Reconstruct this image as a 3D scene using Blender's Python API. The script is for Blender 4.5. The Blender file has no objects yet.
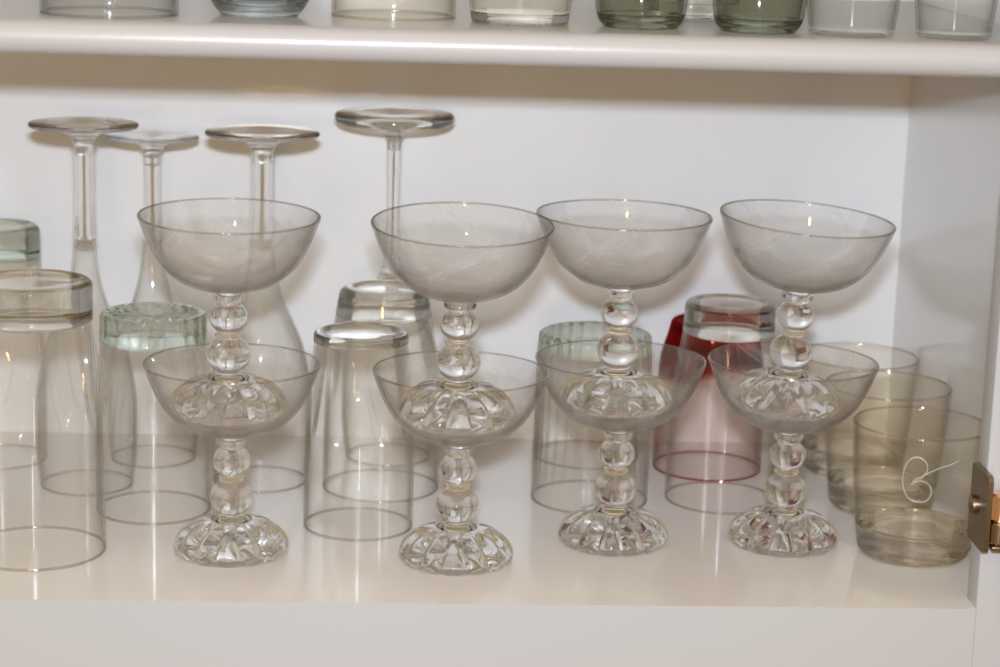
import bpy, bmesh, math, random
from mathutils import Vector, Matrix
random.seed(4)
PI = math.pi
scene = bpy.context.scene
COL = scene.collection

# ------------------------------------------------------------------ materials
def new_mat(name):
    m = bpy.data.materials.new(name); m.use_nodes = True
    nt = m.node_tree; nt.nodes.clear()
    out = nt.nodes.new('ShaderNodeOutputMaterial')
    return m, nt, out

def painted(name, col, rough=.35, spec=.5, bump=.02, scale=90, coat=0.0):
    m, nt, out = new_mat(name)
    b = nt.nodes.new('ShaderNodeBsdfPrincipled')
    tc = nt.nodes.new('ShaderNodeTexCoord')
    n1 = nt.nodes.new('ShaderNodeTexNoise'); n1.inputs['Scale'].default_value = 7; n1.inputs['Detail'].default_value = 4
    mix = nt.nodes.new('ShaderNodeMix'); mix.data_type = 'RGBA'
    mix.inputs[6].default_value = (*[c * .965 for c in col], 1); mix.inputs[7].default_value = (*[min(1, c * 1.02) for c in col], 1)
    n2 = nt.nodes.new('ShaderNodeTexNoise'); n2.inputs['Scale'].default_value = scale; n2.inputs['Detail'].default_value = 3
    bp = nt.nodes.new('ShaderNodeBump'); bp.inputs['Strength'].default_value = bump; bp.inputs['Distance'].default_value = .002
    L = nt.links.new
    L(tc.outputs['Object'], n1.inputs['Vector']); L(tc.outputs['Object'], n2.inputs['Vector'])
    L(n1.outputs['Fac'], mix.inputs[0]); L(mix.outputs[2], b.inputs['Base Color'])
    L(n2.outputs['Fac'], bp.inputs['Height']); L(bp.outputs['Normal'], b.inputs['Normal'])
    b.inputs['Roughness'].default_value = rough
    b.inputs['Specular IOR Level'].default_value = spec
    b.inputs['Coat Weight'].default_value = coat; b.inputs['Coat Roughness'].default_value = .06
    L(b.outputs['BSDF'], out.inputs['Surface'])
    return m

def metal(name, col, rough):
    m, nt, out = new_mat(name)
    b = nt.nodes.new('ShaderNodeBsdfPrincipled')
    b.inputs['Base Color'].default_value = (*col, 1); b.inputs['Metallic'].default_value = 1
    n = nt.nodes.new('ShaderNodeTexNoise'); n.inputs['Scale'].default_value = 160
    mr = nt.nodes.new('ShaderNodeMapRange'); mr.inputs[3].default_value = rough * .8; mr.inputs[4].default_value = rough * 1.3
    nt.links.new(n.outputs['Fac'], mr.inputs[0]); nt.links.new(mr.outputs[0], b.inputs['Roughness'])
    nt.links.new(b.outputs['BSDF'], out.inputs['Surface'])
    return m

def thin_glass(name, tint, edge, power=2.2, swirl=False, band=None, rough=.06, refr=0.0, f0=.022):
    """Thin walled glass: light passes straight through, tinted more at grazing angles; Schlick reflection on top."""
    m, nt, out = new_mat(name); N = nt.nodes.new; L = nt.links.new
    def math_(op, a, b=None, c=None):
        n = N('ShaderNodeMath'); n.operation = op
        for i, v in enumerate((a, b, c)):
            if v is None: continue
            if isinstance(v, (int, float)): n.inputs[i].default_value = v
            else: L(v, n.inputs[i])
        return n.outputs[0]
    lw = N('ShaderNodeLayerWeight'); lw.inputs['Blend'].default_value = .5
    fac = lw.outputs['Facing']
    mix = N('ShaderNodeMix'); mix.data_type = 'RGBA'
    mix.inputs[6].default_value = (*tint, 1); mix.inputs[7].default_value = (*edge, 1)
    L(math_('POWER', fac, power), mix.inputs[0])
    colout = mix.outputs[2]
    tc = N('ShaderNodeTexCoord'); sep = N('ShaderNodeSeparateXYZ'); L(tc.outputs['Object'], sep.inputs[0])
    if band:                                   # coloured glass fading out below a wavy border
        z0, z1, bcol = band
        ang = math_('ARCTAN2', sep.outputs[1], sep.outputs[0])
        wav = math_('MULTIPLY', math_('SINE', math_('MULTIPLY_ADD', ang, 2.0, .6)), .006)
        zz = math_('ADD', sep.outputs[2], wav)
        mr = N('ShaderNodeMapRange'); mr.inputs[1].default_value = z0; mr.inputs[2].default_value = z1
        L(zz, mr.inputs[0])
        m2 = N('ShaderNodeMix'); m2.data_type = 'RGBA'; L(mr.outputs[0], m2.inputs[0]); L(colout, m2.inputs[6])
        m2.inputs[7].default_value = (*bcol, 1); colout = m2.outputs[2]
    tr = N('ShaderNodeBsdfTransparent'); L(colout, tr.inputs['Color'])
    base = tr.outputs[0]
    if refr:
        gl = N('ShaderNodeBsdfGlass'); gl.inputs['IOR'].default_value = 1.48; gl.inputs['Roughness'].default_value = 0
        gl.inputs['Color'].default_value = (*[min(1, c + .03) for c in tint], 1)
        mg = N('ShaderNodeMixShader'); mg.inputs[0].default_value = refr
        L(base, mg.inputs[1]); L(gl.outputs[0], mg.inputs[2]); base = mg.outputs[0]
    if swirl:                                  # frosted cut lines sweeping around the bowl in bundles
        ang = math_('ARCTAN2', sep.outputs[1], sep.outputs[0])
        zr = math_('SUBTRACT', sep.outputs[2], .067)
        tw = math_('MULTIPLY_ADD', zr, -58.0, ang)
        tw = math_('MULTIPLY_ADD', math_('MULTIPLY', zr, zr), 420.0, tw)
        ph = math_('FRACT', math_('MULTIPLY', math_('ADD', tw, 20.0), 6 / (2 * PI)))
        tot = None
        for c, w in ((.34, .009), (.40, .012), (.46, .008), (.53, .012)):
            d = math_('ABSOLUTE', math_('SUBTRACT', ph, c))
            k = math_('MAXIMUM', math_('SUBTRACT', 1.0, math_('DIVIDE', d, w)), 0.0)
            tot = k if tot is None else math_('MAXIMUM', tot, k)
        hz = N('ShaderNodeMapRange'); hz.interpolation_type = 'SMOOTHSTEP'
        hz.inputs[1].default_value = .068; hz.inputs[2].default_value = .092; hz.inputs[3].default_value = .13; hz.inputs[4].default_value = .006
        L(sep.outputs[2], hz.inputs[0])
        hi = N('ShaderNodeMapRange'); hi.inputs[1].default_value = .070; hi.inputs[2].default_value = .076
        L(sep.outputs[2], hi.inputs[0])
        amt = math_('MULTIPLY', math_('MULTIPLY', tot, hi.outputs[0]), .30)
        def film(col, fac_):
            df = N('ShaderNodeBsdfTranslucent'); df.inputs['Color'].default_value = (*col, 1)
            d2 = N('ShaderNodeBsdfDiffuse'); d2.inputs['Color'].default_value = (*col, 1)
            md = N('ShaderNodeMixShader'); md.inputs[0].default_value = .5; L(df.outputs[0], md.inputs[1]); L(d2.outputs[0], md.inputs[2])
            ms = N('ShaderNodeMixShader'); L(fac_, ms.inputs[0]); L(base, ms.inputs[1]); L(md.outputs[0], ms.inputs[2]); return ms.outputs[0]
        base = film((.62, .57, .52), hz.outputs[0])
        base = film((.92, .91, .89), amt)
    gs = N('ShaderNodeBsdfGlossy'); gs.inputs['Roughness'].default_value = rough; gs.inputs['Color'].default_value = (1, 1, 1, 1)
    p5 = math_('POWER', fac, 5.0)
    fr = math_('MULTIPLY_ADD', p5, .75, f0)
    mx = N('ShaderNodeMixShader'); L(fr, mx.inputs[0]); L(base, mx.inputs[1]); L(gs.outputs[0], mx.inputs[2])
    L(mx.outputs[0], out.inputs['Surface'])
    return m

def thick_glass(name, col=(1, 1, 1), clear=.2, tint=(.97, .97, .96), rough=0.0, ior=1.5):
    """Solid refracting glass (refraction + slightly soft Fresnel reflection) with a share of straight
    transmission so that its shadow stays light, as in the photograph."""
    m, nt, out = new_mat(name); N = nt.nodes.new; L = nt.links.new
    g = N('ShaderNodeBsdfRefraction'); g.inputs['Color'].default_value = (*col, 1); g.inputs['IOR'].default_value = ior; g.inputs['Roughness'].default_value = rough
    t = N('ShaderNodeBsdfTransparent'); t.inputs['Color'].default_value = (*tint, 1)
    mx = N('ShaderNodeMixShader'); mx.inputs[0].default_value = clear
    L(g.outputs[0], mx.inputs[1]); L(t.outputs[0], mx.inputs[2])
    fr = N('ShaderNodeFresnel'); fr.inputs['IOR'].default_value = ior
    gs = N('ShaderNodeBsdfGlossy'); gs.inputs['Roughness'].default_value = .035; gs.inputs['Color'].default_value = (*[min(1, c + .02) for c in col], 1)
    m2 = N('ShaderNodeMixShader'); L(fr.outputs[0], m2.inputs[0]); L(mx.outputs[0], m2.inputs[1]); L(gs.outputs[0], m2.inputs[2])
    L(m2.outputs[0], out.inputs['Surface'])
    return m

M = {
    'wall': painted('painted_wall', (.70, .705, .705), .30, .5, coat=1.0),
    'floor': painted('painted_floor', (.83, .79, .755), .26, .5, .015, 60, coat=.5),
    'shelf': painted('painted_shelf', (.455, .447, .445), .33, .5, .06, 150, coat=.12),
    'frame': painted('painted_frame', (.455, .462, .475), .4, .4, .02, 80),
    'bronze': metal('aged_bronze', (.27, .21, .145), .30),
    'copper': metal('polished_copper', (.86, .55, .36), .22),
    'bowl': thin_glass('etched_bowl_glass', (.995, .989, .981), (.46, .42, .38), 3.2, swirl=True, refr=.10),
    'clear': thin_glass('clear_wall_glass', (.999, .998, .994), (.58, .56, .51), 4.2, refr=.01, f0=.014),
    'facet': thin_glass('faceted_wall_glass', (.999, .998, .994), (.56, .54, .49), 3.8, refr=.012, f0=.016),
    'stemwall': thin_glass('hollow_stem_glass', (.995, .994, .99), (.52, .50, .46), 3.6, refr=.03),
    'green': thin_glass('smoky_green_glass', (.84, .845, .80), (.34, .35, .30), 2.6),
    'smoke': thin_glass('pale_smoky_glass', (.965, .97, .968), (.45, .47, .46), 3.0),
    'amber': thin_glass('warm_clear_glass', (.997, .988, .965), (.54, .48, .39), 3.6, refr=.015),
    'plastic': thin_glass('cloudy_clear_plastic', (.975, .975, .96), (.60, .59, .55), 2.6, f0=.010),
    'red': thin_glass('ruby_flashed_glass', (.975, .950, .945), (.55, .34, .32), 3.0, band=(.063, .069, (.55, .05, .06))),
    'lip': thin_glass('glass_lip', (.93, .91, .88), (.56, .53, .48), 2.0, f0=.07),
    'solid': thick_glass('solid_clear_glass'),
    'stem': thick_glass('stem_crystal', clear=.06),
    'base_green': thick_glass('thick_greenish_base', (.93, .97, .95), .55, (.93, .96, .945)),
    'base_grey': thick_glass('thick_grey_base', (.95, .94, .91), .55, (.93, .92, .89)),
    'base_clear': thick_glass('thick_clear_base', (.98, .98, .965), .6, (.97, .97, .955)),
    'base_amber': thick_glass('thick_warm_clear_base', (.985, .97, .94), .35, (.98, .965, .93)),
    'base_slate': thick_glass('thick_slate_base', (.84, .87, .88), .35, (.84, .87, .88)),
    'base_smoke': thick_glass('thick_smoky_base', (.80, .82, .76), .4, (.80, .82, .76)),
    'base_red': thick_glass('thick_ruby_base', (.62, .05, .06), .35, (.60, .07, .08)),
    'rim_red': thin_glass('ruby_rim_glass', (.80, .45, .45), (.45, .16, .16), 2.0),
}
def frost_mat():
    m, nt, out = new_mat('etched_frost')
    d = nt.nodes.new('ShaderNodeBsdfDiffuse'); d.inputs[0].default_value = (.9, .89, .87, 1)
    t = nt.nodes.new('ShaderNodeBsdfTransparent'); n = nt.nodes.new('ShaderNodeTexNoise'); n.inputs['Scale'].default_value = 900
    mr = nt.nodes.new('ShaderNodeMapRange'); mr.inputs[3].default_value = .62; mr.inputs[4].default_value = .92
    mx = nt.nodes.new('ShaderNodeMixShader')
    nt.links.new(n.outputs['Fac'], mr.inputs[0]); nt.links.new(mr.outputs[0], mx.inputs[0])
    nt.links.new(d.outputs[0], mx.inputs[1]); nt.links.new(t.outputs[0], mx.inputs[2]); nt.links.new(mx.outputs[0], out.inputs['Surface'])
    return m
M['frost'] = frost_mat()

# ------------------------------------------------------------------ object helpers
def thing(name, label, cat, loc=(0, 0, 0), group=None, rot=(0, 0, 0)):
    o = bpy.data.objects.new(name, None); COL.objects.link(o)
    o.empty_display_size = .02; o.location = loc; o.rotation_euler = rot
    o['label'] = label; o['category'] = cat
    if group: o['group'] = group
    return o

def link(name, bm, mat, parent=None, smooth=35):
    bmesh.ops.recalc_face_normals(bm, faces=bm.faces[:])
    me = bpy.data.meshes.new(name); bm.to_mesh(me); bm.free()
    me.materials.append(mat)
    if smooth:
        for p in me.polygons: p.use_smooth = True
        me.set_sharp_from_angle(angle=math.radians(smooth))
    o = bpy.data.objects.new(name, me); COL.objects.link(o)
    if parent: o.parent = parent
    return o

def dup(root, loc, rot=(0, 0, 0), label=None):
    r = root.copy(); COL.objects.link(r); r.location = loc; r.rotation_euler = rot
    if label: r['label'] = label
    for ch in list(root.children):
        c = ch.copy(); COL.objects.link(c); c.parent = r
        for g in list(ch.children):
            d = g.copy(); COL.objects.link(d); d.parent = c
    return r

def pchip(pts):
    """smooth monotone curve r(z) through (z, r) points"""
    x = [p[0] for p in pts]; y = [p[1] for p in pts]; n = len(x)
    h = [x[i + 1] - x[i] for i in range(n - 1)]; d = [(y[i + 1] - y[i]) / h[i] for i in range(n - 1)]
    m = [d[0]] + [0.0] * (n - 2) + [d[-1]]
    for i in range(1, n - 1):
        if d[i - 1] * d[i] > 0:
            w1 = 2 * h[i] + h[i - 1]; w2 = h[i] + 2 * h[i - 1]; m[i] = (w1 + w2) / (w1 / d[i - 1] + w2 / d[i])
    def f(t):
        if t <= x[0]: return y[0]
        if t >= x[-1]: return y[-1]
        i = max(k for k in range(n - 1) if x[k] <= t); s = (t - x[i]) / h[i]
        return ((1 + 2 * s) * (1 - s) ** 2 * y[i] + s * (1 - s) ** 2 * h[i] * m[i] + s * s * (3 - 2 * s) * y[i + 1] + s * s * (s - 1) * h[i] * m[i + 1])
    return f

def smooth_poly(pts, n=4):
    """Catmull-Rom refinement of an (r, z) profile"""
    out = []
    for i in range(len(pts) - 1):
        p0 = pts[max(i - 1, 0)]; p1 = pts[i]; p2 = pts[i + 1]; p3 = pts[min(i + 2, len(pts) - 1)]
        for k in range(n):
            t = k / n
            out.append(tuple(.5 * (2 * b + (c - a) * t + (2 * a - 5 * b + 4 * c - d) * t * t + (3 * b - a - 3 * c + d) * t ** 3) for a, b, c, d in zip(p0, p1, p2, p3)))
    out.append(pts[-1])
    return [(max(r, 0), z) for r, z in out]

def lathe(prof, seg=72, mod=None, closed=False, bm=None):
    """Revolve an (r, z) profile about Z. mod(theta, r, z) -> (r, z)"""
    bm = bm or bmesh.new(); rings = []
    for r, z in prof:
        if r < 1e-6: rings.append([bm.verts.new((0, 0, mod(0, r, z)[1] if mod else z))]); continue
        ring = []
        for k in range(seg):
            th = 2 * PI * k / seg; rr, zz = mod(th, r, z) if mod else (r, z)
            ring.append(bm.verts.new((rr * math.cos(th), rr * math.sin(th), zz)))
        rings.append(ring)
    pairs = list(zip(rings[:-1], rings[1:]))
    if closed: pairs.append((rings[-1], rings[0]))
    for a, b in pairs:
        for k in range(seg):
            k2 = (k + 1) % seg
            if len(a) == 1 and len(b) == 1: continue
            if len(a) == 1: bm.faces.new((a[0], b[k], b[k2]))
            elif len(b) == 1: bm.faces.new((a[k], b[0], a[k2]))
            else: bm.faces.new((a[k], b[k], b[k2], a[k2]))
    return bm

def box(bm, x0, x1, y0, y1, z0, z1, bev=0.0):
    r = bmesh.ops.create_cube(bm, size=1.0); vs = r['verts']
    for v in vs: v.co = Vector(((x0 + x1) / 2 + v.co.x * (x1 - x0), (y0 + y1) / 2 + v.co.y * (y1 - y0), (z0 + z1) / 2 + v.co.z * (z1 - z0)))
    if bev:
        es = list({e for v in vs for e in v.link_edges})
        bmesh.ops.bevel(bm, geom=es, offset=bev, segments=3, profile=.5, affect='EDGES')
    return bm

def tube(bm, path, r, seg=8):
    rings = []
    for i, p in enumerate(path):
        a = Vector(path[max(i - 1, 0)]); b = Vector(path[min(i + 1, len(path) - 1)]); t = (b - a).normalized()
        u = t.cross(Vector((0, 1, 0)));  u = u.normalized() if u.length > 1e-4 else Vector((1, 0, 0)); w = t.cross(u)
        rr = r * (.55 if i in (0, len(path) - 1) else 1)
        rings.append([bm.verts.new(Vector(p) + rr * (math.cos(2 * PI * k / seg) * u + math.sin(2 * PI * k / seg) * w)) for k in range(seg)])
    for a, b in zip(rings[:-1], rings[1:]):
        for k in range(seg): bm.faces.new((a[k], b[k], b[(k + 1) % seg], a[(k + 1) % seg]))
    bm.faces.new(rings[0]); bm.faces.new(rings[-1])
    return bm

# ------------------------------------------------------------------ the cabinet
XL, XW, XF, D = -.52, .349, .3215, .325
ZS0, ZS1, ZTOP, ZBOT = .276, .2932, .60, -.30
cab = thing('kitchen_cabinet', 'white painted built-in kitchen cabinet holding the shelves of glassware', 'cabinet', (0, 0, -.02))
def cpart(name, bm, mat, label=None, par=None):
    o = link(name, bm, mat, par or cab, 40)
    o.matrix_parent_inverse = Matrix.Translation((0, 0, .02)) if (par is None) else Matrix()
    if label: o['label'] = label
    return o
cpart('back_panel', box(bmesh.new(), XL, XW, D, D + .012, -.02, ZTOP), M['wall'])
cpart('side_panel', box(bmesh.new(), XW, XW + .016, .019, D, -.02, ZTOP), M['wall'])
cpart('side_panel', box(bmesh.new(), XL - .016, XL, .019, D, -.02, ZTOP), M['wall'])
cpart('top_panel', box(bmesh.new(), XL, XW, .019, D, ZTOP - .02, ZTOP), M['wall'])
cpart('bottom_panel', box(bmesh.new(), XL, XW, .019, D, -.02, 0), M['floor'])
# face frame: bottom rail flush with the bottom board, one stile each side, top rail
fr = bmesh.new()
box(fr, XF, XF + .14, 0, .019, ZBOT, ZTOP, .0012)
box(fr, XL - .12, XL + .02, 0, .019, ZBOT, ZTOP, .0012)
box(fr, XL + .02, XF, .0002, .019, ZBOT, 0.0)
box(fr, XL + .02, XF, .0002, .019, ZTOP - .03, ZTOP, .0012)
ff = cpart('face_frame', fr, M['frame'], 'off-white face frame around the cabinet opening')
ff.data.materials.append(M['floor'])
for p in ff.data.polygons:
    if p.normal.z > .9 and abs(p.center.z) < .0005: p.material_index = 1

# hinge on the right stile: plate on the inner edge, screws, copper barrel reaching out of frame
hg = bmesh.new()
def plate_outline():
    pts = []
    y0, y1, z0, z1 = -.0135, .0175, .0345, .0755
    for cx, cz, a0 in ((y1 - .003, z1 - .003, 0), (y0 + .003, z1 - .003, 90), (y0 + .003, z0 + .003, 180), (y1 - .003, z0 + .003, 270)):
        for k in range(5):
            a = math.radians(a0 + 90 * k / 4); pts.append((cx + .003 * math.cos(a), cz + .003 * math.sin(a)))
    return pts
pl = plate_outline()
f1 = [hg.verts.new((XF - .0028, y, z)) for y, z in pl]; f2 = [hg.verts.new((XF - .0002, y, z)) for y, z in pl]
hg.faces.new(f1); hg.faces.new(f2)
for k in range(len(pl)): hg.faces.new((f1[k], f1[(k + 1) % len(pl)], f2[(k + 1) % len(pl)], f2[k]))
hinge = cpart('hinge', hg, M['bronze'], 'aged bronze hinge plate with copper-coloured barrel on the right side of the frame')
def barrel(z0, z1, r, x, y):
    b = lathe([(0, z0), (r * .8, z0), (r, z0 + .0012), (r, z1 - .0012), (r * .8, z1), (0, z1)], 40)
    for v in b.verts: v.co += Vector((x, y, 0))
    return b
bb = barrel(.0520, .0665, .0062, XF + .0052, -.0105)
box(bb, XF + .004, XF + .045, -.0168, -.0112, .0535, .0650, .0015)
o = link('barrel', bb, M['copper'], hinge, 40); o['label'] = 'copper-coloured hinge barrel and arm'
kn = barrel(.0395, .0515, .0056, XF + .0052, -.0105)
box(kn, XF + .004, XF + .045, -.0160, -.0110, .0405, .0500, .0012)
box(kn, XF + .001, XF + .030, -.0150, -.0080, .0362, .0390, .0010)
o = link('knuckle', kn, M['bronze'], hinge, 40)
pn = lathe([(0, .0), (.0022, .0), (.0030, -.0006), (.0030, -.004)], 24)
for v in pn.verts: v.co = Vector((XF + .0125 + v.co.x, -.0172 - v.co.z, .0455 + v.co.y))
link('pin', pn, M['bronze'], hinge, 40)
for zz in (.0545,):
    sc = lathe([(0, .0), (.0015, .0002), (.0032, .0006), (.0042, .0018), (.0050, .0022), (.0052, .0012), (.0052, -.0005)], 28)
    for v in sc.verts: v.co = Vector((XF - .0028 - v.co.z, .0075 + v.co.x, zz + v.co.y))
    link('screw', sc, M['bronze'], hinge, 40)

# the shelf above, with a bull-nosed front edge
sh = bmesh.new(); prof = []
rz = (ZS1 - ZS0) / 2; zc = (ZS0 + ZS1) / 2
prof = [(D - .0005, ZS0), (.0085, ZS0)]
for k in range(1, 16):
    a = -PI / 2 - PI * k / 16; prof.append((.0085 + .0085 * math.cos(a), zc + rz * math.sin(a)))
prof += [(.0085, ZS1), (D - .0005, ZS1)]
xa, xb = XL + .0006, XW - .0006
# the shelf's front sits between the stiles, its body between the side panels
xaF, xbF = XL + .0206, XW - .0275 - .0004
A = [sh.verts.new((xa, y, z)) for y, z in prof]; B = [sh.verts.new((xb, y, z)) for y, z in prof]
sh.faces.new(A); sh.faces.new(B)
for k in range(len(prof)): sh.faces.new((A[k], B[k], B[(k + 1) % len(prof)], A[(k + 1) % len(prof)]))
for v in sh.verts: v.co.y += .0
shelf = link('cabinet_shelf', sh, M['shelf'], None, 40)
shelf['label'] = 'white glossy cabinet shelf with rounded front edge above the coupe glasses'; shelf['category'] = 'shelf'

def lip_ring(r, z, w, seg=120):
    return lathe([(r + w * math.cos(2 * PI * k / 10), z + w * math.sin(2 * PI * k / 10)) for k in range(10)], seg, closed=True)
# ------------------------------------------------------------------ champagne coupes
BOWL = [(0, .0668), (.008, .0668), (.016, .0678), (.024, .0706), (.0305, .0749), (.0363, .0810), (.0410, .0888), (.0447, .0975), (.0476, .1055)]
FLUTES = 14
def foot_mod(th, r, z):
    k = max(0.0, min(1.0, (r - .0115) / .012))
    c = abs(math.sin(FLUTES * th / 2)) ** .6
    return r * (1 - .06 * k * (1 - c)), z * (1 - .12 * k * (1 - c))
def make_coupe(label):
    t = thing('champagne_coupe', label, 'coupe glass', group='etched champagne coupes')
    outer = smooth_poly(BOWL, 5)
    inner = []
    for i, (r, z) in enumerate(outer):
        a = outer[max(i - 1, 0)]; b = outer[min(i + 1, len(outer) - 1)]
        dx, dz = b[0] - a[0], b[1] - a[1]; l = math.hypot(dx, dz) or 1; th = .0013
        inner.append((max(r - dz / l * th, 0) if r > 1e-6 else 0, z + dx / l * th))
    top = outer[-1]; it = inner[-1]
    link('rim', lip_ring((top[0] + it[0]) / 2, top[1] + .0004, .00058), M['lip'], t, 60)
    prof = outer + [((top[0] * 2 + it[0]) / 3, top[1] + .0005), ((top[0] + it[0] * 2) / 3, top[1] + .0005)] + [(r, z) for r, z in reversed(inner)]
    link('bowl', lathe(prof, 96), M['bowl'], t, 60)
    st = [(0, .0667), (.0095, .0667), (.0092, .0655), (.0080, .0640), (.0086, .0628), (.0086, .0616), (.0066, .0606)]
    def ball(zc, h, r, n=12):
        return [(max(.0060, r * math.cos(a)), zc + h * math.sin(a)) for a in [math.radians(62 - 124 * k / n) for k in range(n + 1)]]
    st += ball(.0515, .0088, .0103)
    st += [(.0060, .0429), (.0072, .0424), (.0074, .0416), (.0062, .0410)]
    st += ball(.0312, .0103, .0118)
    st += [(.0068, .0208), (.0096, .0203), (.0112, .0192), (.0112, .0186), (0, .0186)]
    link('stem', lathe(st, 56), M['stem'], t, 60)
    ft = smooth_poly([(.0105, .0184), (.0125, .0182), (.0180, .0172), (.0240, .0146), (.0290, .0100), (.0316, .0050), (.0312, .0016)], 4)
    ft = [(0, .0184)] + ft + [(.0300, .0004), (.0280, .0), (.022, .0010), (.012, .0034), (.006, .0042), (0, .0044)]
    link('foot', lathe(ft, FLUTES * 12, foot_mod), M['stem'], t, 50)
    return t
cp = [(-.0705, .0824), (.0522, .0729), (.1424, .1082), (.2396, .1102)]
names = ['leftmost', 'second', 'third', 'rightmost']
LOWER = ['etched coupe glass with beaded stem, lower one of the leftmost stack',
         'etched coupe glass with beaded stem, lower one of the second stack from left',
         'etched coupe glass with beaded stem, lower one of the third stack from left',
         'etched coupe glass with beaded stem, lower one of the rightmost stack beside the whisky tumblers']
UPPER = ['etched coupe glass balanced on another coupe, upper one of the leftmost stack',
         'etched coupe glass leaning slightly forward, upper one of the second stack from left',
         'etched coupe glass balanced on another coupe, upper one of the third stack from left',
         'etched coupe glass tilted down to the right, upper one of the rightmost stack']
c0 = make_coupe(LOWER[0]); c0.location = (*cp[0], 0)
for i in (1, 2, 3): dup(c0, (*cp[i], 0), (0, 0, .37 * i), LOWER[i])
HZ = .0789
ups = [((-.0726, .0838, HZ), (.032, .004, .2)), ((.0503, .0722, HZ + .0012), (.078, .004, .9)), ((.1404, .1086, HZ + .0006), (.012, .004, 1.7)), ((.2358, .1098, HZ + .0012), (.042, .055, 2.3))]
for i, (l, r) in enumerate(ups):
    o = dup(c0, l, (0, 0, 0), UPPER[i])
    o.scale = (1.016, 1.016, 1.016)
    o.rotation_mode = 'QUATERNION'
    from mathutils import Euler
    o.rotation_quaternion = Euler((r[0], r[1], 0)).to_quaternion() @ Euler((0, 0, r[2])).to_quaternion()

# ------------------------------------------------------------------ tumblers
def tumbler(name, label, loc, H, pts, tb, wall_mat, base_mat, t=.0014, inverted=True, facet=None, dome=.002, recess=.0016, bev=.0022,
            seg=144, cat='tumbler', group=None, star=None, base_pts=None, rim_mat=None, rot=0.0):
    """pts: outer radius (z, r) from the mouth at z=0 to the underside of the base at z=H (turned over when upright)."""
    R = pchip(pts); zc = H - tb
    root = thing(name, label, cat, loc, group, (0, 0, rot))
    def fm(th, r, z):
        if not facet: return r, (z if inverted else H - z)
        n, amp, z0, z1 = facet
        # panels: deepest near the base, ending in rounded arches towards the mouth
        lobe = abs(math.sin(n * th / 2))
        edge = z0 + (z1 - z0) * (1 - lobe ** 1.5)
        k = max(0.0, min(1.0, (z - edge) / .009)); k = k * k * (3 - 2 * k)
        return r * (1 - amp * k * (.25 + .75 * lobe)), (z if inverted else H - z)
    fl = (lambda z: z) if inverted else (lambda z: H - z)
    n = 84 if facet else 26; zl = .0006
    outer = [(R(zl + (zc - zl) * k / n), zl + (zc - zl) * k / n) for k in range(n + 1)]
    inner = [(r - t, z) for r, z in outer]
    lip = [(R(0) - t * .75, .00005), (R(0) - t * .35, 0.0)]
    body = lathe(list(reversed(inner)) + lip + outer, seg, fm) if False else lathe([(r, z) for r, z in reversed(inner)] + lip + [(r, z) for r, z in outer], seg, fm)
    link('body', body, wall_mat, root, 50)
    rb = R(zc); e = .0001
    if base_pts: side = base_pts
    else:
        side = [(R(zc + e), zc + e)] + [(R(zc + (tb - bev) * k / 5), zc + (tb - bev) * k / 5) for k in range(1, 5)]
        rt = R(H - bev)
        side += [(rt - bev * (1 - math.cos(a)), H - bev + bev * math.sin(a)) for a in [math.radians(15 * k) for k in range(7)]]
    rt = side[-1][0]
    prof = [(0, zc - dome)] + [((rb - t) * math.sin(a), zc - dome * math.cos(a)) for a in [math.radians(15 * k) for k in range(1, 6)]] + [(rb - t, zc + e * .5)]
    prof += side
    prof += [(rt * .90, H - .0002), (rt * .84, H - recess * .6), (rt * .74, H - recess), (rt * .45, H - recess * 1.15), (rt * .2, H - recess * 1.2), (0, H - recess * 1.2)]
    bmod = fm if (facet and facet[0] >= 30) else (lambda th, r, z: (r, z if inverted else H - z))
    if star:
        def bmod(th, r, z):
            rr, zz = r, z
            if z > zc + e:
                q = abs(math.sin(star * th / 2)); w = abs(math.sin(star * .5 * th + r * 420))
                if z > H - .006 and r < rt * .86: zz = z + .0032 * w * min(1, 1.4 * r / rt) - .0016
                if z < H - .001 and r >= rt * .9: rr = r * (1 - .03 * (1 - q))
            return rr, (zz if inverted else H - zz)
    bs = lathe(prof, seg, bmod); link('base', bs, base_mat, root, 40)
    link('rim', lip_ring(R(0) - t / 2, .0009 if inverted else H - .0006, .0007), rim_mat or M['lip'], root, 60)
    return root

T = 'upturned tumblers on the lower shelf'
tumbler('tumbler', 'large clear upside-down tumbler with thick grey-edged base at the front left', (-.1768, .0812, 0), .1500,
        [(0, .0384), (.03, .0378), (.08, .0362), (.110, .0346), (.124, .0326), (.128, .0322), (.150, .0325)], .0215, M['facet'], M['base_grey'],
        facet=(10, .075, .070, .112), group=T, bev=.0030, dome=.004)
tumbler('tumbler', 'upside-down tumbler with greenish thick base, behind the large tumbler at the left edge', (-.2246, .2620, 0), .1480,
        [(0, .0285), (.06, .0280), (.12, .0262), (.148, .0258)], .0200, M['clear'], M['base_green'], group=T, bev=.0045)
tumbler('tumbler', 'clear tumbler upside down with starburst pressed greenish base, behind the leftmost coupe stack', (-.1200, .1590, 0), .1170,
        [(0, .0330), (.03, .0330), (.07, .0326), (.094, .0312), (.098, .0306), (.117, .0303)], .0165, M['facet'], M['base_green'],
        facet=(12, .06, .045, .085), star=20, group=T, bev=.0025)
tumbler('tumbler', 'tall clear tumbler upside down with thin flat base, standing between the first two coupe stacks', (-.0016, .1320, 0), .1135,
        [(0, .0312), (.02, .0312), (.05, .0308), (.075, .0294), (.100, .0272), (.1135, .0266)], .0052, M['facet'], M['base_grey'],
        facet=(8, .085, .050, .098), group=T, bev=.0018, dome=.001)
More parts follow.
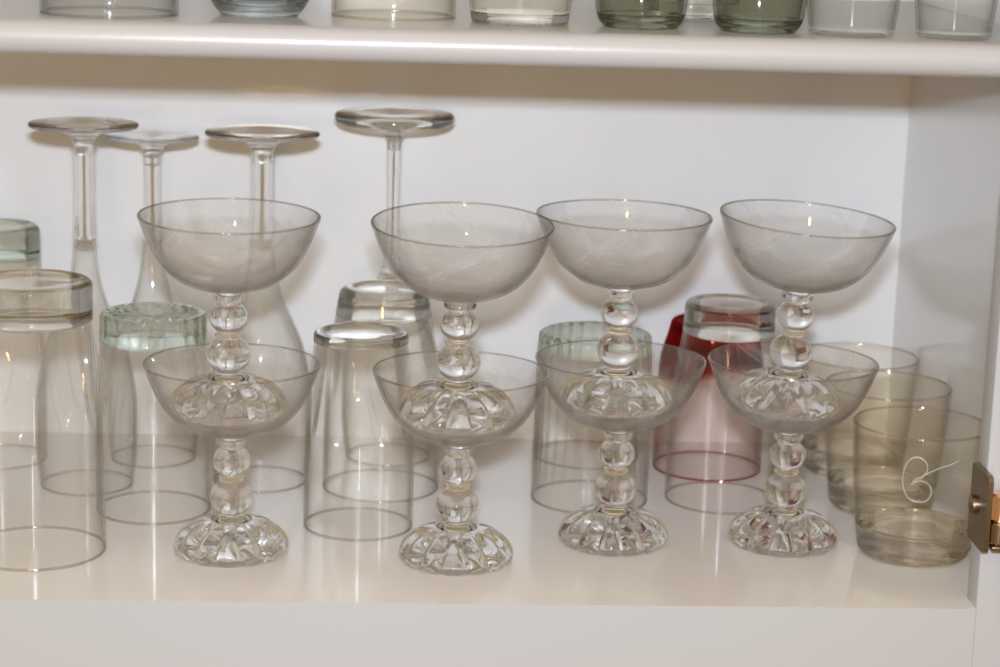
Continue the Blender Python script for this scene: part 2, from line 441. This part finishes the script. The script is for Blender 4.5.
tumbler('tumbler', 'clear tumbler upside down with rounded shoulder, right behind the flat-based tall tumbler', (.0115, .2100, 0), .1240,
        [(0, .0352), (.03, .0350), (.07, .0335), (.100, .0300), (.110, .0282), (.124, .0262)], .0165, M['facet'], M['base_clear'],
        facet=(8, .07, .055, .098), group=T, bev=.0060, dome=.004)
tumbler('tumbler', 'clear ribbed tumbler upside down with greenish base, behind the third coupe stack', (.1368, .1910, 0), .1030,
        [(0, .0352), (.02, .0352), (.06, .0350), (.090, .0344), (.103, .0338)], .0105, M['facet'], M['base_green'],
        facet=(30, .040, .012, .04), group=T, bev=.0035, seg=180)
tumbler('tumbler', 'small clear tumbler upside down by the back wall, behind the ribbed tumbler', (.1440, .2860, 0), .0800,
        [(0, .0340), (.04, .0336), (.070, .0320), (.080, .0312)], .0090, M['clear'], M['base_clear'], group=T, bev=.003)
tumbler('tumbler', 'clear tumbler upside down with tall solid base, in front of the red tumbler', (.2170, .1935, 0), .1225,
        [(0, .0338), (.03, .0336), (.07, .0322), (.092, .0292), (.102, .0276), (.1225, .0268)], .0190, M['clear'], M['base_clear'],
        group=T, bev=.0040, dome=.003)
tumbler('tumbler', 'ruby red tumbler upside down with red base and reddish rim, by the back wall', (.2190, .2630, 0), .0960,
        [(0, .0345), (.03, .0343), (.06, .0335), (.074, .0322), (.084, .0292), (.096, .0262)], .0160, M['red'], M['base_red'], group=T, bev=.0030, rim_mat=M['rim_red'])

# three upright whisky tumblers at the right; points run from the mouth down to the base
W = 'upright whisky tumblers by the right side'
def whisky(label, loc, rot):
    return tumbler('whisky_tumbler', label, loc, .0762, [(0, .0375), (.03, .0358), (.055, .0334), (.068, .0318), (.0762, .0304)], .0170,
                   M['amber'], M['base_amber'], t=.0012, inverted=False, bev=.0050, dome=.0020, recess=.0012, group=W, rot=rot)
w1 = whisky('short clear whisky tumbler with etched cursive letter, front one at the right by the hinge', (.3102, .0926, 0), 0)
whisky('short clear whisky tumbler standing directly behind the monogrammed one', (.3122, .1810, 0), 0)
whisky('short clear whisky tumbler by the back corner, rearmost of the three at right', (.3116, .2580, 0), 0)
# etched cursive capital on the front of the first one (x along the surface, z up)
def arc(cx, cz, rx, rz_, a0, a1, n=14):
    return [(cx + rx * math.cos(math.radians(a0 + (a1 - a0) * k / n)), cz + rz_ * math.sin(math.radians(a0 + (a1 - a0) * k / n))) for k in range(n + 1)]
strokes = [
    arc(-.0005, .0415, .0072, .0128, 60, 300, 22),                                     # big round left stroke
    arc(-.0005, .0480, .0058, .0058, 120, -60, 12) + arc(.0020, .0385, .0040, .0040, 100, 170, 6),   # upper loop
    arc(.0022, .0345, .0062, .0062, 150, -140, 16),                                    # lower loop
    [(.0005, .0405), (.0050, .0450), (.0110, .0480), (.0175, .0500), (.0230, .0520)],  # trailing flourish
]
Rw = pchip([(0, .0304), (.0082, .0318), (.0212, .0334), (.0462, .0358), (.0762, .0375)])
ms = bmesh.new()
for s in strokes:
    path = []
    for x, z in s:
        z += .0118; r = Rw(z) + .00005; a = x / r - .27
        path.append((r * math.sin(a), -r * math.cos(a), z))
    tube(ms, path, .00035, 6)
mo = link('monogram', ms, M['frost'], w1, 60); mo['label'] = 'frosted cursive letter etched on the glass'

# ------------------------------------------------------------------ long-stemmed glasses standing upside down at the back
def stemmed(label, loc, H, foot_r, stem_r, bowl_pts, foot_t=.0024, cone=.016, hollow=True, name='wine_glass'):
    """bowl_pts: outer (z, r) from the mouth on the shelf up to where the bowl meets the stem"""
    root = thing(name, label, 'wine glass', loc, 'stemmed glasses upside down at the back')
    R = pchip(bowl_pts); zj = bowl_pts[-1][0]; rj = bowl_pts[-1][1]; t = .0012; n = 30
    outer = [(R(.0005 + (zj - .0005) * k / n), .0005 + (zj - .0005) * k / n) for k in range(n + 1)]
    inn = [(max(r - t, .0008), z) for r, z in outer if z < zj - .004]
    zt = inn[-1][1]
    prof = [(0, zt + .0035), (inn[-1][0] * .6, zt + .0028)] + list(reversed(inn)) + [(R(0) - t * .6, 0)] + outer + ([(0, zj)] if not hollow else [])
    link('bowl', lathe(prof, 72), M['stemwall'] if hollow else M['facet'], root, 60)
    link('rim', lip_ring(R(0) - t / 2, .0009, .0007), M['lip'], root, 60)
    zf = H - foot_t
    def neck(k): return foot_r * .93 * (1 - k) ** 3.2 + stem_r * (1 - (1 - k) ** 3.2)
    under = [(neck(k / 10), zf - cone * (k / 10) ** 1.0 * (.25 + .75 * k / 10)) for k in range(11)]
    zs = under[-1][1]; e = .0001
    if hollow:
        so = [(stem_r, zs - e), (stem_r * .96, zj + (zs - zj) * .6), (rj, zj + e)]
        si = [(max(r - .0016, .0012), z) for r, z in so]
        sp = so + list(reversed(si)) + [so[0]]
        link('stem', lathe(so + list(reversed(si)), 40, closed=True), M['stem'], root, 60)
    else:
        sp = [(0, zs - e), (stem_r, zs - e), (stem_r * .85, zj + (zs - zj) * .55), (stem_r * .95, zj + .012), (rj, zj + e), (0, zj + e)]
        link('stem', lathe(sp, 40), M['stem'], root, 60)
    b = foot_t * .45
    rimp = [(foot_r - b + b * math.cos(a), zf + foot_t / 2 + foot_t / 2 * math.sin(a)) for a in [math.radians(-90 + 22.5 * k) for k in range(9)]]
    fp = [(0, zs)] + list(reversed(under)) + rimp + [(foot_r * .6, H - .0006), (foot_r * .25, H - .0016), (0, H - .0020)]
    link('foot', lathe(fp, 80), M['base_clear'] if not hollow else M['solid'], root, 45)
    return root
FL = [(0, .0275), (.02, .0295), (.05, .0298), (.072, .0270), (.085, .0240), (.100, .0178), (.115, .0118), (.130, .0082), (.150, .0062)]
stemmed('tall stemmed glass upside down with flat foot, nearest the left edge at the back', (-.1646, .2080, 0), .2178, .0318, .0056, FL)
stemmed('upside-down stemmed glass with greenish foot, just right of the leftmost stemmed glass', (-.1310, .2680, 0), .2042, .0285, .0050,
        [(0, .0265), (.02, .0285), (.05, .0285), (.070, .0255), (.085, .0190), (.100, .0130), (.120, .0080), (.140, .0058)])
stemmed('tall stemmed glass upside down with flat foot, rising behind the leftmost coupe stack', (-.0618, .2200, 0), .2138, .0338, .0062,
        [(0, .0285), (.02, .0308), (.05, .0310), (.083, .0258), (.100, .0190), (.118, .0118), (.134, .0085), (.150, .0066)])
stemmed('tallest upside-down stemmed glass with thick rounded foot, behind the second coupe stack', (.0165, .2790, 0), .2200, .0372, .0042,
        [(0, .0270), (.03, .0300), (.06, .0300), (.090, .0240), (.108, .0140), (.120, .0066)], foot_t=.0070, cone=.016, hollow=False)

# ------------------------------------------------------------------ glasses on the upper shelf
U = 'glasses along the upper shelf'
Z = ZS1
tumbler('tumbler', 'wide clear straight tumbler upside down, leftmost on the upper shelf', (-.1303, .0475, Z), .105, [(0, .0345), (.05, .0340), (.105, .0320)], .012, M['smoke'], M['base_clear'], group=U)
tumbler('tumbler', 'round-bottomed grey-tinted tumbler on the upper shelf, second from left', (-.0560, .0585, Z), .085,
        [(0, .0285), (.03, .0282), (.06, .0275), (.073, .0262), (.081, .0225), (.085, .0185)], .0115, M['smoke'], M['base_slate'], inverted=False, dome=-.004, group=U, bev=.0015)
tumbler('tumbler', 'clear straight tumbler upside down on the upper shelf, third from left', (.0123, .0780, Z), .110, [(0, .0323), (.05, .0316), (.110, .0290)], .012, M['amber'], M['base_clear'], group=U)
tumbler('tumbler', 'clear flaring tumbler with warm tint on the upper shelf, left of the green pair', (.0769, .0605, Z), .095, [(0, .0380), (.05, .0310), (.095, .0250)], .006, M['amber'], M['base_clear'], inverted=False, group=U, dome=-.001)
for x, y, lb in ((.1380, .0505, 'smoky green tumbler on the upper shelf, left one of the green pair'), (.1971, .0420, 'smoky green tumbler on the upper shelf, right one of the green pair')):
    tumbler('tumbler', lb, (x, y, Z), .095, [(0, .0250), (.04, .0248), (.076, .0240), (.086, .0232), (.092, .0212), (.095, .0180)], .0075, M['green'], M['base_smoke'], inverted=False, group=U, dome=-.002, recess=.002, bev=.001, t=.002)
tumbler('tumbler', 'cloudy clear flaring cup on the upper shelf, right of the green pair', (.2440, .0370, Z), .100, [(0, .0330), (.05, .0275), (.100, .0215)], .003, M['plastic'], M['plastic'], inverted=False, group=U, dome=-.001)
tumbler('tumbler', 'cloudy clear narrow flaring cup on the upper shelf, nearest the right side panel', (.2960, .0345, Z), .100, [(0, .0300), (.05, .0245), (.100, .0185)], .003, M['plastic'], M['plastic'], inverted=False, group=U, dome=-.001)
tumbler('tumbler', 'pale clear tumbler on the upper shelf, standing behind the gap in the green pair', (.1760, .1350, Z), .105, [(0, .0310), (.05, .0290), (.105, .0260)], .008, M['smoke'], M['base_clear'], inverted=False, group=U)

# ------------------------------------------------------------------ camera
F, CX, CY, CZ, PITCH, YAW, ROLL = 2177.344, 0.0, -1.06310, .37740, .216679, -.0637966, .0312447
cy, sy = math.cos(YAW), math.sin(YAW)
fwd = Vector((-sy * math.cos(PITCH), cy * math.cos(PITCH), -math.sin(PITCH)))
rt = Vector((cy, sy, 0)); up = rt.cross(fwd)
R_ = math.cos(ROLL) * rt + math.sin(ROLL) * up; U_ = -math.sin(ROLL) * rt + math.cos(ROLL) * up
cam = bpy.data.cameras.new('camera'); co = bpy.data.objects.new('camera', cam); COL.objects.link(co)
co.matrix_world = Matrix(((R_.x, U_.x, -fwd.x, CX), (R_.y, U_.y, -fwd.y, CY), (R_.z, U_.z, -fwd.z, CZ), (0, 0, 0, 1)))
cam.sensor_width = 36; cam.lens = F * 36 / 1000; cam.clip_start = .05
scene.camera = co
cam.dof.use_dof = True; cam.dof.focus_distance = 1.17; cam.dof.aperture_fstop = 9.0

# ------------------------------------------------------------------ light: camera flash above the lens, warm room
def area(name, loc, target, sx, sz, power, col):
    l = bpy.data.lights.new(name, 'AREA'); l.shape = 'RECTANGLE'; l.size = sx; l.size_y = sz; l.energy = power; l.color = col
    o = bpy.data.objects.new(name, l); COL.objects.link(o); o.location = loc
    o.rotation_euler = (Vector(target) - Vector(loc)).to_track_quat('-Z', 'Y').to_euler(); return o
area('camera_flash', (-.003, -1.06, .4575), (.07, .25, .02), .055, .032, 12.6, (.885, .985, 1.14))
# unseen lamp added low in front to draw the upright streaks on the tumblers
area('streak_light', (.03, -1.62, -.42), (.03, .1, .08), .05, .26, .55, (1, .97, .92))
lp = bpy.data.lights.new('room_lamp', 'POINT'); lp.energy = 8; lp.shadow_soft_size = .05; lp.color = (1, .62, .30)
lo = bpy.data.objects.new('room_lamp', lp); COL.objects.link(lo); lo.location = (-.25, -1.9, 1.45)
lp2 = bpy.data.lights.new('warm_fill', 'POINT'); lp2.energy = 20; lp2.shadow_soft_size = .10; lp2.color = (1, .60, .25)  # unseen fill lamp, added to warm the shaded strip under the shelf
lo2 = bpy.data.objects.new('warm_fill', lp2); COL.objects.link(lo2); lo2.location = (-.16, -2.3, .36)

w = bpy.data.worlds.new('room'); scene.world = w; w.use_nodes = True
nt = w.node_tree; nt.nodes.clear(); N = nt.nodes.new; L = nt.links.new
wo = N('ShaderNodeOutputWorld'); bg = N('ShaderNodeBackground'); tc = N('ShaderNodeTexCoord'); sp = N('ShaderNodeSeparateXYZ')
cr = N('ShaderNodeValToRGB'); mr = N('ShaderNodeMapRange'); mr.inputs[1].default_value = -1; mr.inputs[2].default_value = 1
L(tc.outputs['Generated'], sp.inputs[0]); L(sp.outputs[2], mr.inputs[0]); L(mr.outputs[0], cr.inputs[0])
e = cr.color_ramp.elements
e[0].position = 0; e[0].color = (.34, .20, .09, 1); e[1].position = 1; e[1].color = (1, .76, .38, 1)
q = cr.color_ramp.elements.new(.48); q.color = (.52, .36, .18, 1)
L(cr.outputs[0], bg.inputs['Color']); bg.inputs['Strength'].default_value = .80; L(bg.outputs[0], wo.inputs['Surface'])

# ------------------------------------------------------------------ render look (bounces, tone)
c = scene.cycles
c.max_bounces = 28; c.transmission_bounces = 26; c.transparent_max_bounces = 96; c.glossy_bounces = 8; c.diffuse_bounces = 5
c.caustics_reflective = True; c.caustics_refractive = True; c.blur_glossy = .3; c.sample_clamp_indirect = 4.0
c.use_denoising = True
scene.view_settings.view_transform = 'Standard'; scene.view_settings.look = 'None'; scene.view_settings.exposure = 0.0
